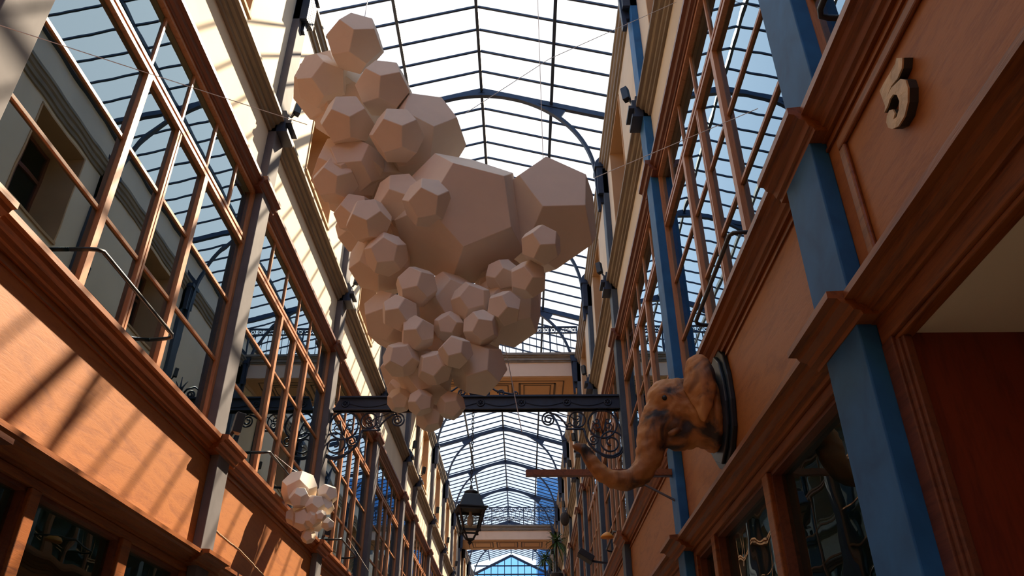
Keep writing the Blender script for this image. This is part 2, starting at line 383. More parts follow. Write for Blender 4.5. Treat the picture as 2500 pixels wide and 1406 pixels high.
for sd in (Side('left'), Side('right')):
    W = empty('wall_%s' % sd.name, (sd.x(0), 0, -1.6), kind='structure')
    y_open = 2.62 if not sd.L else None         # the doorway of the right wall ends here
    panel = MB(); plas = MB(); band = MB(); up_ = MB()
    # ground floor pier strips and panel zone
    for a, b in zip(POSTS, POSTS[1:]):
        sd.box(panel, -.0, .10, a, b, 1.285, 2.25)
    sd.box(panel, -.0, .10, YN, POSTS[0], -1.6, 2.25)
    panel.build('wood_panel', M['wood_panel'], W)
    # between posts and windows: jamb boards (first floor) and ground
    jb = MB()
    for p in POSTS:
        sd.box(jb, -.10, -.01, p-.14, p+.14, 2.3, 4.93)
        if sd.L or p > 2.7 or p < -3: sd.box(jb, .0, .10, p-.15, p+(.15 if sd.L or p > 3 else .2), -1.6-sd.dl, 1.285)
    sd.box(jb, -.10, -.02, YN, POSTS[0], 2.3, 4.93)
    jb.build('jamb_board', M['wood_trim'], W)
    bs = MB(); sd.box(bs, .0, .10, YN if sd.L else 2.95, YF, -1.6-sd.dl, -1.15-sd.dl); bs.build('stall_riser', M['wood_trim'], W)
    # plaster above
    sd.box(plas, -.12, 0, YN, YF, 4.93, 5.95)
    holes = []
    for a, b in zip(POSTS, POSTS[1:]):
        if (a, b) in SHORT: continue
        c = (a+b)/2+(0.02 if sd.L else 0.55)
        holes.append((c-.62, c+.62, 6.33, 7.92))
    open_holes(plas, sd, -.3, 0, YN, YF, 5.95, 8.26, holes)
    sd.box(plas, -.42, -.3, YN, YF, 8.1, 9.42)
    plas.build('plaster', M['plaster'], W)
    for (u, v, _, _) in holes: upper_window(sd, u, v)
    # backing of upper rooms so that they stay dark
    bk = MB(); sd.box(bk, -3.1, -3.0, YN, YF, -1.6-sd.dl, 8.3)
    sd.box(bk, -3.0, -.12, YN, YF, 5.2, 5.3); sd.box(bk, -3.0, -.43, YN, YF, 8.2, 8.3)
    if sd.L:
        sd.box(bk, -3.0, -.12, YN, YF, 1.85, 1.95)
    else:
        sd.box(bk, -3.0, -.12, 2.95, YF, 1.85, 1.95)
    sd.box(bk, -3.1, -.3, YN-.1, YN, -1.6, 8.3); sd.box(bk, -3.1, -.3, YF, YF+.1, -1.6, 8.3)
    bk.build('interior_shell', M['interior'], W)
    # mouldings
    for (pf, nm, mt, ex) in ((LEDGE, 'ledge', M['wood_trim'], .06), (SILL, 'sill_cornice', M['wood_trim'], .055),
                             (CORN, 'window_cornice', M['wood_dark'], .05), (BAND, 'upper_cornice', M['plaster_band'], 0), (EAVE, 'eave_cornice', M['plaster_band'], 0)):
        mb = MB(); sd.prof(mb, pf, YN, YF)
        if ex:
            for p in POSTS: sd.prof(mb, shifted(pf, ex), p-.25, p+.25)
        mb.build(nm, mt, W)
    # thin fillet under the sill cornice
    fl = MB(); sd.box(fl, .1, .112, YN, YF, 2.12, 2.135)
    fl.build('fillet', M['wood_trim'], W)
    # windows
    for i, (a, b) in enumerate(zip(POSTS, POSTS[1:])):
        window_bay(sd, a, b)
    for i, (a, b) in enumerate(zip(POSTS, POSTS[1:])):
        ga, gb = a+.14, b-.14
        if sd.L:
            if (a, b) in SHORT: cuts = [(ga, ga+.06), (gb-.06, gb)]
            else: cuts = [(ga, ga+.08), (a+1.30, a+1.40), (a+2.39, a+2.52), (gb-.08, gb)]
        else:
            if i <= 1: continue
            if (a, b) in SHORT: cuts = [(ga, ga+.06), (gb-.06, gb)]
            else: cuts = [(ga, ga+.08), (a+1.40, a+1.50), (a+2.76, a+2.86), (gb-.08, gb)]
        shop_window(sd, ga, gb, cuts)
    # iron columns
    for i, p in enumerate(POSTS[1:-1]):
        side = sd.name
        if i == 0: lab = 'dark iron post of the %s wall standing closest behind the photographer' % side
        elif i == 1: lab = 'broad blue-grey iron post on the right wall beside the carved numeral' if not sd.L else 'grey iron post at the far left edge of the left wall'
        elif i == 2: lab = 'blue iron post on the right wall just beyond the elephant head' if not sd.L else 'grey iron post on the left wall with rope tied round it'
        elif i == 3: lab = '%s iron post carrying the %s end of the scrollwork beam' % ('slim dark', side)
        elif i == 4: lab = 'slim iron post on the %s wall, first one beyond the scrollwork beam' % side
        elif i == 5: lab = 'slim iron post on the %s wall, at the near edge of the first footbridge' % side
        elif i == 6: lab = 'slim iron post on the %s wall, at the far edge of the first footbridge' % side
        elif i < 10: lab = 'distant slim iron post on the %s wall, %s one past the nearer footbridge' % (side, ORD[i-6].replace('nearest', 'first'))
        elif i < 12: lab = 'distant iron post on the %s wall at the %s edge of the far footbridge' % (side, 'near' if i == 10 else 'farther')
        else: lab = 'far iron post on the %s wall, %s one beyond the far footbridge' % (side, ORD[i-12].replace('nearest', 'first'))
        t = empty('iron_post', (sd.x(0), p, -1.6), label=lab, cat='post',
                  group='iron posts along the arcade')
        hw = (.17 if not sd.L else .145) if i <= 1 else .13
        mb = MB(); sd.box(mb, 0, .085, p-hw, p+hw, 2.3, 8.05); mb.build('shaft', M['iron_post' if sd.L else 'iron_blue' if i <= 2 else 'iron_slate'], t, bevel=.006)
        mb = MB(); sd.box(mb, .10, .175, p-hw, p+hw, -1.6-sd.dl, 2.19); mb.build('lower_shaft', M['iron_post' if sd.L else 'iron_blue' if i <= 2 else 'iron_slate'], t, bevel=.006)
        # moulded iron brackets at the upper cornice and below the truss foot
        mb = MB()
        for j, (d, z0, z1) in enumerate(((.20, 5.76, 5.80), (.17, 5.80, 5.88), (.23, 5.88, 5.92), (.19, 5.92, 6.00), (.15, 6.0, 6.06))): sd.box(mb, 0, d, p-.13, p+.13, z0, z1)
        mb.build('cornice_bracket', M['iron'], t)
        mb = MB()
        for j in range(5): sd.box(mb, .0, .17, p-.13+.055*j, p-.13+.055*j+.035, 7.55+.02*j, 8.1)
        sd.box(mb, 0, .2, p-.15, p+.15, 8.08, 8.16); sd.box(mb, 0, .14, p-.12, p+.12, 7.62, 8.08)
        mb.build('truss_bracket', M['iron'], t)
        # small box lamp
        if i >= 1:
            pass
    # frames of the panels (right wall, near bay)
tr1 = Side('right')
pf = MB()
tr1.box(pf, .10, .12, -0.6, 2.44, 2.03, 2.08); tr1.box(pf, .10, .12, 2.385, 2.44, 1.42, 2.03)
o = pf.build('trim_1', M['wood_trim'], bevel=.008); tag(o, kind='structure')
fs_ = MB(); tr1.box(fs_, .10, .125, YN, 2.38, 1.40, 1.445)
o = fs_.build('trim_2', M['zinc']); tag(o, kind='structure')

# doorway recess at the right
dr = empty('wall_recess', (1.5, 2.6, -1.6), kind='structure')
RZ = 1.30
MB().box(1.36, 4.4, 2.47, 2.55, -1.6, RZ+.02).build('recess_back', M['wood_red'], dr)
MB().box(1.36, 4.4, -2.6, 2.47, RZ, RZ+.05).build('recess_ceiling', M['ceil_cream'], dr)
MB().box(4.4, 4.5, -2.6, 2.55, -1.6, RZ+.05).build('recess_side', M['wood_red'], dr)
MB().box(1.36, 4.5, -2.7, -2.6, -1.6, RZ+.05).build('recess_near_side', M['wood_red'], dr)
mb = MB(); mb.box(1.315, 1.40, -4.0, 2.55, RZ-.012, 1.385); mb.box(1.33, 1.38, -4, 2.5, RZ-.03, RZ-.01); mb.build('lintel', M['wood_trim'], dr, bevel=.006)
mb = MB(); mb.box(1.315, 1.38, 2.47, 2.58, -1.6, RZ-.01); mb.box(1.325, 1.37, 2.445, 2.47, -1.6, RZ-.03); mb.box(1.335, 1.365, 2.425, 2.445, -1.6, RZ-.03); mb.build('jamb', M['wood_dark'], dr, bevel=.004)

# ------------------------------------------------------------------ glazed roof
ZR, SL, HW = 10.15, 0.29, 2.36
def zroof(dx): return ZR-SL*abs(dx)
ceil = empty('ceiling', (XC, 0, ZR), kind='structure')
g = MB()
for s in (-1, 1):
    g.add([(XC, YN, ZR+.03), (XC, YF, ZR+.03), (XC+s*HW, YF, zroof(HW)+.03), (XC+s*HW, YN, zroof(HW)+.03)], [(0, 1, 2, 3)])
g.build('glass', M['roof_glass'], ceil)
b = MB(); y = 2.79-.4475*33
while y < YF:
    for s in (-1, 1): b.bar((XC, y, ZR), (XC+s*HW, y, zroof(HW)), .03, .032)
    y += .4475
b.build('glazing_bars', M['iron'], ceil)
b = MB()
for dx in (-1.22, 0, 1.22): b.box(XC+dx-.025, XC+dx+.025, YN, YF, zroof(dx)-.07, zroof(dx)+.01)
for s in (-1, 1): b.box(XC+s*HW-.05, XC+s*HW+.05, YN, YF, zroof(HW)-.08, zroof(HW)+.04)
b.build('purlins', M['iron'], ceil)
TR = [p for p in POSTS[1:] if p not in (19.0, 35.3, 46.0)]
tnames = {-0.90: 'roof truss directly above the photographer', 2.72: 'roof truss over the nearest bay of the arcade',
 6.34: 'roof truss whose arch foot meets the post beyond the elephant head', 9.93: 'navy arched roof truss spanning behind the paper sculpture, above the beam',
 13.53: 'roof truss with triangular gusset just in front of the upper footbridge railing', 17.13: 'roof truss seen through the railing of the first footbridge',
 22.6: 'arched roof truss, first one visible below the scrollwork beam', 26.2: 'second arched roof truss visible below the scrollwork beam', 29.8: 'third arched roof truss visible below the scrollwork beam',
 33.4: 'roof truss standing over the second footbridge railing', 38.9: 'roof truss just beyond the second footbridge', 42.5: 'farthest arched truss in front of the blue end gable'}
for p in TR:
    t = empty('roof_truss', (XC, p, ZR), label=tnames[p], cat='roof truss', group='arched iron trusses of the glass roof')
    mb = MB()
    for s in (-1, 1): mb.bar((XC, p, ZR-.05), (XC+s*(HW-.02), p, zroof(HW)-.05), .07, .10)
    mb.build('rafter', M['iron'], t)
    R, ZA = 1.91, 8.09
    arc = [(XC+R*math.cos(a), ZA+R*math.sin(a)) for a in [math.pi*i/48 for i in range(49)]]
    mb = MB()
    for (a0, a1) in zip(arc, arc[1:]): mb.bar((a0[0], p, a0[1]), (a1[0], p, a1[1]), .075, .05)
    for s in (-1, 1): mb.bar((XC+s*R, p, ZA), (XC+s*(R+.02), p, 7.45), .075, .05)
    mb.build('arch', M['iron'], t)
    mb = MB()
    k = 14; X1 = 1.2
    top = [(XC-X1+2*X1*i/(2*k), 0) for i in range(2*k+1)]
    vs = [(x, ZR-.06-SL*abs(x-XC)) for x, _ in top]; bs_ = [(x, ZA+math.sqrt(R*R-(x-XC)**2)) for x, _ in top]
    mb.prism(vs+bs_[::-1], 1, p-.012, p+.012)
    for s in (-1, 1):
        mb.prism([(XC+s*1.1, zroof(1.1)-.06), (XC+s*1.48, zroof(1.48)-.08), (XC+s*1.36, ZA+math.sqrt(R*R-1.36**2)), (XC+s*1.1, ZA+math.sqrt(R*R-1.1**2))], 1, p-.02, p+.02)
        mb.prism([(XC+s*R, 8.45), (XC+s*(R+.22), 8.72), (XC+s*(R+.16), 7.6), (XC+s*R, 7.6)], 1, p-.03, p+.03)
    mb.build('gusset', M['iron'], t)

# ------------------------------------------------------------------ footbridges
def bridge(y0, y1, lab, labr, z0, rails):
    t = empty('footbridge', (XC, y0, z0), label=lab, cat='footbridge')
    x0, x1 = XL+.02, XR-.02
    mb = MB(); mb.box(x0, x1, y0, y1, z0, z0+.40); mb.build('deck', M['bridge'], t)
    mb = MB()
    for (d, a, c) in ((.03, .36, .40), (.06, .40, .48), (.09, .48, .52), (.13, .52, .58)): mb.box(x0, x1, y0-d, y1, z0+a, z0+c)
    mb.build('edge_moulding', M['plaster_band'], t)
    mb = MB(); mb.box(x0+.1, x1-.1, y0+.02, y1-.02, z0-.02, z0); mb.build('soffit', M['soffit'], t)
    mb = MB()
    def rect(xa, xb, ya, yb, wd):
        for (p, q, r, s) in ((xa, xb, ya, ya+wd), (xa, xb, yb-wd, yb), (xa, xa+wd, ya, yb), (xb-wd, xb, ya, yb)): mb.box(p, q, r, s, z0-.027, z0-.02)
    rect(x0+.35, x1-.35, y0+.22, y1-.25, .03)
    for k in range(3):
        ca = x0+.5+k*1.05
        rect(ca, ca+.92, y0+.36, y1-.4, .05); rect(ca+.12, ca+.80, y0+.48, y1-.52, .025)
    mb.build('painted_panels', M['line'], t)
    r = empty('railing', (XC, y0+.05, z0+.58), label=labr, cat='railing')
    yb = y0+.03; zb = z0+.58; xs = XC
    mb = MB(); mb.box(x0, x1, yb-.02, yb+.02, zb+.76, zb+.80); mb.box(x0, x1, yb-.02, yb+.02, zb+.60, zb+.63); mb.box(x0, x1, yb-.02, yb+.02, zb+.02, zb+.06)
    if rails: mb.box(x0, x1, yb-.02, yb+.02, zb+.36, zb+.38); mb.box(x0, x1, yb-.02, yb+.02, zb+.22, zb+.24)
    mb.build('rails', M['iron'], r)
    mb = MB(); n = 24
    for i in range(n+1):
        x = x0+(x1-x0)*i/n; mb.bar((x, yb, zb), (x, yb, zb+.6), .016, .016)
        if i % 4 == 0: mb.bar((x, yb, zb-.05), (x, yb, zb+.8), .035, .035)
    mb.build('balusters', M['iron'], r)
    for (zc, rr) in (((zb+.695), .062),)+((((zb+.30), .055),) if rails else ()):
        mb = MB()
        for i in range(n):
            c = x0+(x1-x0)*(i+.5)/n
            mb.tube([(c+rr*math.cos(q), yb, zc+rr*math.sin(q)) for q in [2*math.pi*j/14 for j in range(14)]], .009, 4, closed=True)
            for q in range(4):
                a = math.pi/4+q*math.pi/2
                mb.bar((c, yb, zc), (c+.036*math.cos(a), yb, zc+.036*math.sin(a)), .014, .02)
        mb.build('ring_frieze', M['iron'], r)
bridge(17.2, 18.95, 'cream footbridge with painted orange soffit panels behind the scrollwork beam', 'navy iron railing with ring frieze on the nearer footbridge', 7.94, False)
bridge(33.5, 35.25, 'distant cream footbridge low in the view behind the lantern', 'double-frieze iron railing on the distant footbridge', 7.94, True)

# end gable
t = empty('window_98', (XC, YF, 8), kind='structure'); t.name = 'window_90'
mb = MB(); ap = (XC, 9.95)
for s in (-1, 1): mb.bar((XC, YF-.1, 9.98), (XC+s*2.2, YF-.1, 8.93), .12, .12)
for z in (9.42, 8.95, 8.1): mb.bar((XC-2.1, YF-.1, z), (XC+2.1, YF-.1, z), .06, .07)
for i in range(-5, 6):
    x = XC+i*.38; mb.bar((x, YF-.1, 5.0), (x, YF-.1, 9.95-.477*abs(i*.38)), .04, .04)
mb.build('window_frame', M['iron'], t)
mb = MB(); mb.add([(XL, YF-.05, 5.0), (XR, YF-.05, 5.0), (XR, YF-.05, 9.0), (XC, YF-.05, 9.98), (XL, YF-.05, 9.0)], [(0, 1, 2, 3, 4)])
mb.build('glass', glass('gable_glass', 0.06, (0.28, 0.62, 0.95)), t)
MB().box(XL-.5, XR+.5, YN-.2, YN, -1.6, 9.6).build('wall_light_block', M['wood_dark'])  # unseen dark wall added behind the camera to shut out sky light
tag(bpy.data.objects['wall_light_block'], kind='structure')
MB().box(XL-.2, XR+.2, YF, YF+.15, -1.6, 5.0).build('wall_back', M['plaster'])
tag(bpy.data.objects['wall_back'], kind='structure')
# buildings beyond the roof
o = MB().box(1.2, 9.5, 62, 72, 0, 19.6).build('office_building', M['tower_glass']); tag(o, 'blue glazed building showing through the far roof panes on the right', 'building')

# ------------------------------------------------------------------ scrollwork beam
YB = 9.95
bm_ = empty('iron_beam', (XC, YB, 4.08), label='navy riveted iron beam across the arcade with scroll brackets and rosettes', cat='beam')
mb = MB()
mb.prism([(-2.50, 4.275), (1.34, 4.275), (1.34, 4.085), (-2.58, 4.085)], 1, YB-.03, YB+.03)
mb.box(-2.50, 1.34, YB-.07, YB+.07, 4.262, 4.285); mb.box(-2.58, 1.34, YB-.07, YB+.07, 4.085, 4.105); mb.box(-2.57, 1.34, YB-.045, YB+.045, 4.105, 4.118)
mb.build('girder', M['iron'], bm_)
def rosette(x, z, y, r=.045):
    q = MB()
    q.tube([(x+r*math.cos(a), y, z+r*math.sin(a)) for a in [2*math.pi*j/16 for j in range(16)]], .012, 6, closed=True)
    q.ball((x, y, z), .018, .02, .018, 8, 5)
    for j in range(6): q.ball((x+.028*math.cos(j*math.pi/3), y, z+.028*math.sin(j*math.pi/3)), .011, .012, .011, 6, 4)
    return q
rx = [-2.42, -1.78, -1.12, -.56, -.0, .62, 1.18]
for x in rx: rosette(x, 4.185, YB-.035).build('rosette', M['iron'], bm_, smooth=True)
mb = MB()
for a, b in zip(rx, rx[1:]):
    mb.tube([(a+.05+(b-a-.1)*i/12, YB-.035, 4.185-.05*math.sin(math.pi*i/12)) for i in range(13)], .006, 5)
mb.build('festoon', M['iron'], bm_)
def spiral(cx, cz, r0, r1, a0, a1, n=40):
    return [(cx+(r0+(r1-r0)*i/n)*math.cos(a0+(a1-a0)*i/n), cz+(r0+(r1-r0)*i/n)*math.sin(a0+(a1-a0)*i/n)) for i in range(n+1)]
def scroll(mb, pts, r, s, x_of):
    mb.tube([(x_of(p[0]), YB, p[1]) for p in pts], r, 6)
K = .0057   # metres per photograph pixel at the beam
for s in (-1, 1):
    mb = MB()
    fx = lambda u, s=s: XC+s*(1155-u)*K if s < 0 else XC+(1155-u)*K
    # coordinates below are offsets measured on the left bracket (u px, v px)
    def Pz(v): return 4.09-(v-1006)*K*1.02
    fx = (lambda u: XC-(1150-u)*K) if s < 0 else (lambda u: XC+(1150-u)*K)
    def sc(pts, r): mb.tube([(fx(u), YB, Pz(v)) for u, v in pts], r, 6)
    def circ(u, v, rr, r, a0=0, a1=2*math.pi, n=28): sc([(u+rr*math.cos(a0+(a1-a0)*i/n), v+rr*math.sin(a0+(a1-a0)*i/n)) for i in range(n+1)], r)
    def spi(u, v, r0, r1, a0, a1, r, n=44): sc([(u+(r0+(r1-r0)*i/n)*math.cos(a0+(a1-a0)*i/n), v+(r0+(r1-r0)*i/n)*math.sin(a0+(a1-a0)*i/n)) for i in range(n+1)], r)
    # big lower volute
    spi(826, 1088, 38, 5, math.radians(20), math.radians(20+360*2.2), .013, 70)
    sc([(887, 1055), (884, 1072), (876, 1092), (862, 1107), (843, 1117), (824, 1120), (808, 1112), (800, 1098)], .017)
    # large ring with inner hearts
    circ(843, 1042, 34, .014)
    for q in (-1, 1):
        spi(843+q*13, 1048, 11, 2, math.pi/2, math.pi/2-q*math.pi*2.6, .008, 30)
        spi(843+q*14, 1034, 8, 2, 0 if q > 0 else math.pi, (0 if q > 0 else math.pi)+q*math.pi*2.0, .008, 24)
        sc([(843, 1066), (843+q*5, 1050), (843+q*10, 1030)], .009)
    spi(866, 1080, 13, 3, 0, math.pi*3.4, .010, 36)
    # second ring
    circ(902, 1031, 19, .011)
    spi(902, 1028, 10, 2, 0, math.pi*3, .008, 24); spi(905, 1040, 9, 2, math.pi, -math.pi*1.5, .008, 24)
    circ(921, 1044, 4, .008, n=12)
    # stepped bar
    sc([(887, 1062), (887, 1055), (888, 1054), (926, 1054), (928, 1054), (928, 1048)], .016)
    # sweeping arm with end volute
    sc([(926, 1050), (934, 1036), (944, 1025), (956, 1017), (968, 1014)], .013)
    spi(970, 1030, 17, 3, -math.pi/2, -math.pi/2+math.pi*4.2, .012, 50)
    sc([(905, 1032), (920, 1022), (935, 1018), (952, 1010), (965, 1009)], .007)
    sc([(806, 1010), (812, 1012), (808, 1030), (800, 1060), (797, 1110)], .013)
    mb.build('scroll_bracket', M['iron'], bm_, smooth=True)
mb = MB()
for s in (-1, 1):
    f2 = lambda a: XC+s*a
    def sp(cx, cz, r0, r1, a0, a1, r):
        mb.tube([(f2(x), YB, z) for x, z in spiral(cx, cz, r0, r1, a0, a1, 30)], r, 6)
    sp(.16, 4.35, .06, .01, -math.pi/2, math.pi*2.5, .014); sp(.38, 4.34, .05, .01, math.pi, -math.pi*2, .013); sp(.58, 4.33, .035, .008, math.pi, -math.pi*1.5, .011)
    mb.tube([(f2(.02), YB, 4.29), (f2(.10), YB, 4.43), (f2(.2), YB, 4.46), (f2(.3), YB, 4.38), (f2(.45), YB, 4.34), (f2(.62), YB, 4.30)], .014, 6)
    mb.tube([(f2(.0), YB, 4.29), (f2(.03), YB, 4.45), (f2(.08), YB, 4.55)], [.02, .014, .005], 6)
mb.tube([(XC, YB, 4.29), (XC, YB, 4.45), (XC, YB, 4.62)], [.02, .018, .004], 6)
mb.build('crest', M['iron'], bm_, smooth=True)

# ------------------------------------------------------------------ lantern
LX, LY = XC, YB-.02
ch = MB(); z = 4.10; i = 0
while z > 3.02:
    rr, hh = .014, .032
    pts = [(rr*math.cos(a)*(1 if i % 2 else 0), rr*math.cos(a)*(0 if i % 2 else 1), hh*math.sin(a)) for a in [2*math.pi*j/10 for j in range(10)]]
    ch.tube([(LX+p[0], LY+p[1], z-hh+p[2]) for p in pts], .0055, 5, closed=True)
    z -= .05; i += 1
o = ch.build('chain', M['black'], smooth=True, origin=(LX, LY, 4.1)); tag(o, 'long dark chain hanging from the beam down to the street lantern', 'chain')
ln = empty('hanging_lantern', (LX, LY, 2.32), label='black four-sided street lantern with tapered glass hanging on a chain', cat='lantern')
A0 = math.radians(45+12)
MB().lathe([(.01, 3.04), (.02, 3.02), (.02, 2.99), (.075, 2.965), (.09, 2.945), (.06, 2.925), (.10, 2.91)], (LX, LY, 0), 20).build('finial', M['black'], ln, smooth=True)
MB().lathe([(.14, 2.91), (.15, 2.90), (.215, 2.75), (.27, 2.74), (.27, 2.725), (.22, 2.72)], (LX, LY, 0), 4, A0).build('cap', M['black'], ln)
mb = MB()
def cr(r, z, k): a = A0+k*math.pi/2; return Vector((LX+r*math.cos(a), LY+r*math.sin(a), z))
for k in range(4):
    mb.bar(cr(.225, 2.72, k), cr(.135, 2.46, k), .022, .022); mb.bar(cr(.22, 2.71, k), cr(.22, 2.71, k+1), .03, .02); mb.bar(cr(.135, 2.46, k), cr(.135, 2.46, k+1), .025, .02)
    mb.bar(cr(.13, 2.46, k), cr(.055, 2.36, k), .016, .016); mb.bar(cr(.15, 2.47, k), cr(.16, 2.44, k), .02, .02)
mb.build('lantern_frame', M['black'], ln)
MB().lathe([(.05, 2.365), (.06, 2.36), (.04, 2.345), (.02, 2.335), (.03, 2.32), (.004, 2.29)], (LX, LY, 0), 12).build('drop_finial', M['black'], ln)
gm = MB()
for k in range(4): gm.add([cr(.215, 2.71, k), cr(.215, 2.71, k+1), cr(.13, 2.47, k+1), cr(.13, 2.47, k)], [(0, 1, 2, 3)])
gm.build('glass', M['lamp_glass'], ln)
MB().lathe([(.02, 2.70), (.02, 2.66), (.035, 2.63), (.042, 2.58), (.036, 2.54), (.012, 2.52)], (LX, LY, 0), 14).build('bulb', M['bulb'], ln, smooth=True)

# ------------------------------------------------------------------ paper sculptures
PHI = (1+5**.5)/2
DV = [Vector(p) for p in [(a, b, c) for a in (-1, 1) for b in (-1, 1) for c in (-1, 1)]]
for a in (-1, 1):
    for b in (-1, 1): DV += [Vector((0, a/PHI, b*PHI)), Vector((a/PHI, b*PHI, 0)), Vector((a*PHI, 0, b/PHI))]
DV = [v/3**.5 for v in DV]
DF = []
for nrm in [p for a in (-1, 1) for b in (-1, 1) for p in ((a*1.0, 0, b*PHI), (0, a*PHI, b*1.0), (a*PHI, b*1.0, 0))]:
    nrm = Vector(nrm).normalized(); mx = max(v.dot(nrm) for v in DV)
    idx = [i for i in range(20) if DV[i].dot(nrm) > mx-1e-3]
    uu = (DV[idx[0]]-nrm*DV[idx[0]].dot(nrm)).normalized(); ww = nrm.cross(uu)
    idx.sort(key=lambda i: math.atan2(DV[i].dot(ww), DV[i].dot(uu))); DF.append(tuple(idx))
def dodeca(rec, parent, k=1.0):
    cx, cy, cz, R, wx, wy, wz = rec
    cx, cy, cz, R = cx*k, cy*k, cz*k, R*k
    wv = Vector((wx, wy, wz)); th = wv.length
    rm = Matrix.Rotation(th, 3, wv.normalized()) if th > 1e-6 else Matrix.Identity(3)
    mb = MB(); mb.add([rm @ v * R + Vector((cx, cy, cz)) for v in DV], DF)
    o = mb.build('faceted_ball', M['paper'], parent, origin=(cx, cy, cz))
    b = o.modifiers.new('bevel', 'BEVEL'); b.width = .0025; b.segments = 1
    return o
BIG = [
  (-1.218, 4, 4.576, 0.223, 0.896, 1.019, 1.951),
  (-0.954, 3.95, 4.051, 0.205, 0.841, 0.918, 1.845),
  (-1.493, 4.25, 4.44, 0.218, -0.204, 0.761, 2.517),
  (-1.491, 4.5, 4.603, 0.277, 1.557, 0.354, 2.343),
  (-1.178, 3.95, 3.733, 0.191, 0.653, 0.635, 2.14),
  (-0.818, 3.9, 3.565, 0.189, 0.531, 0.789, 2.099),
  (-0.707, 4.2, 3.808, 0.33, -0.857, 1.268, 1.774),
  (-0.359, 4, 3.215, 0.168, -0.168, 1.066, 2.05),
  (-0.39, 4.2, 3.095, 0.468, -1.15, -0.782, 0.366),
  (-0.574, 3.85, 2.96, 0.161, 0.403, 0.917, 2.24),
  (-0.781, 4.05, 3.144, 0.181, 0.495, 0.593, 2.225),
  (-0.949, 3.95, 2.897, 0.151, 0.812, 0.54, 1.969),
  (-0.83, 4, 2.68, 0.141, -0.592, 0.393, 1.485),
  (-0.909, 4.2, 2.755, 0.208, 1.168, 0.304, 2.213),
  (-0.62, 3.95, 2.412, 0.133, 0.383, 1.526, 1.649),
  (-0.707, 3.95, 2.23, 0.117, 0.206, 0.422, 1.748),
  (-0.825, 4.25, 2.373, 0.179, 1.008, 0.916, 2.427),
  (-0.445, 4.2, 2.436, 0.211, 1.435, 0.682, 2.268),
  (-0.594, 3.95, 2.097, 0.109, 1.188, 1.01, 2.525),
  (-0.367, 3.9, 1.952, 0.101, -0.85, 0.619, 1.23),
  (-0.683, 3.98, 1.948, 0.11, 0.923, 0.293, 2.216),
  (-0.488, 3.98, 1.893, 0.107, -0.252, 0.907, 1.625),
  (-0.252, 4.1, 1.95, 0.173, 0.124, -0.068, 1.988),
  (-0.56, 4.15, 1.914, 0.165, 0.141, -0.352, 2.165),
  (-0.563, 4.05, 1.711, 0.08, 0.191, -0.379, 2.456),
  (-0.521, 4.15, 1.663, 0.086, -0.798, 0.289, 1.625),
  (-0.399, 4.1, 1.714, 0.085, -1.284, 0.972, 1.1),
  (-0.702, 4.15, 1.77, 0.077, -0.551, 0.373, 1.647),
  (-0.293, 4, 2.331, 0.13, -0.067, 1.301, 2.051),
  (-0.099, 3.95, 2.257, 0.114, 0.068, 0.945, 1.421),
  (0.044, 3.95, 2.456, 0.122, 1.036, 1.246, 2.032),
  (0.124, 3.8, 2.601, 0.129, -1.02, 0.553, 1.511),
  (0.166, 4.4, 3.256, 0.419, -1.13, 0.605, 1.487),
  (-0.113, 4.1, 2.576, 0.114, -0.456, -0.048, 1.536),
  (-0.096, 4.3, 2.446, 0.245, -0.337, -0.471, -2.744),
  (-0.231, 3.95, 2.129, 0.112, 1.401, 0.214, 2.371),
  (-0.423, 4, 2.168, 0.094, 0.643, -0.076, 2.107),
  (-1.243, 4.1, 3.344, 0.162, 0.73, 0.883, 2.12),
  (-1.192, 4.2, 3.503, 0.27, -0.552, -0.114, 2.043),
  (-1.145, 4.15, 3.494, 0.224, -0.92, 0.764, 1.356),
  (-1.181, 4.25, 3.818, 0.149, 0.371, -0.702, -2.778),
  (-1.097, 4.15, 3.107, 0.144, 1.071, 0.702, 1.993),
]
SMALL = [
  (-2.331, 8, 2.422, 0.196, -1.357, 1.552, 1.997),
  (-2.27, 7.85, 2.283, 0.113, 0.43, 1.094, 2.032),
  (-2.03, 8, 2.361, 0.117, -0.86, 1.264, 2.329),
  (-2.117, 7.9, 2.226, 0.114, -0.942, 1.241, 2.032),
  (-2.227, 7.95, 2.1, 0.126, -0.573, 0.863, 1.572),
  (-2.338, 8, 2.14, 0.1, -0.416, 1.037, 1.191),
  (-2.118, 7.9, 2.085, 0.09, -0.404, 0.997, 2.288),
  (-2.018, 7.8, 2.089, 0.061, 0.261, 1.618, 2.303),
  (-2.035, 8, 2.24, 0.098, -0.543, -0.25, 2.643),
  (-1.976, 7.95, 2.043, 0.07, 0.19, 2.171, 1.329),
  (-2.169, 8, 1.938, 0.078, -0.277, 2.442, 1.052),
]
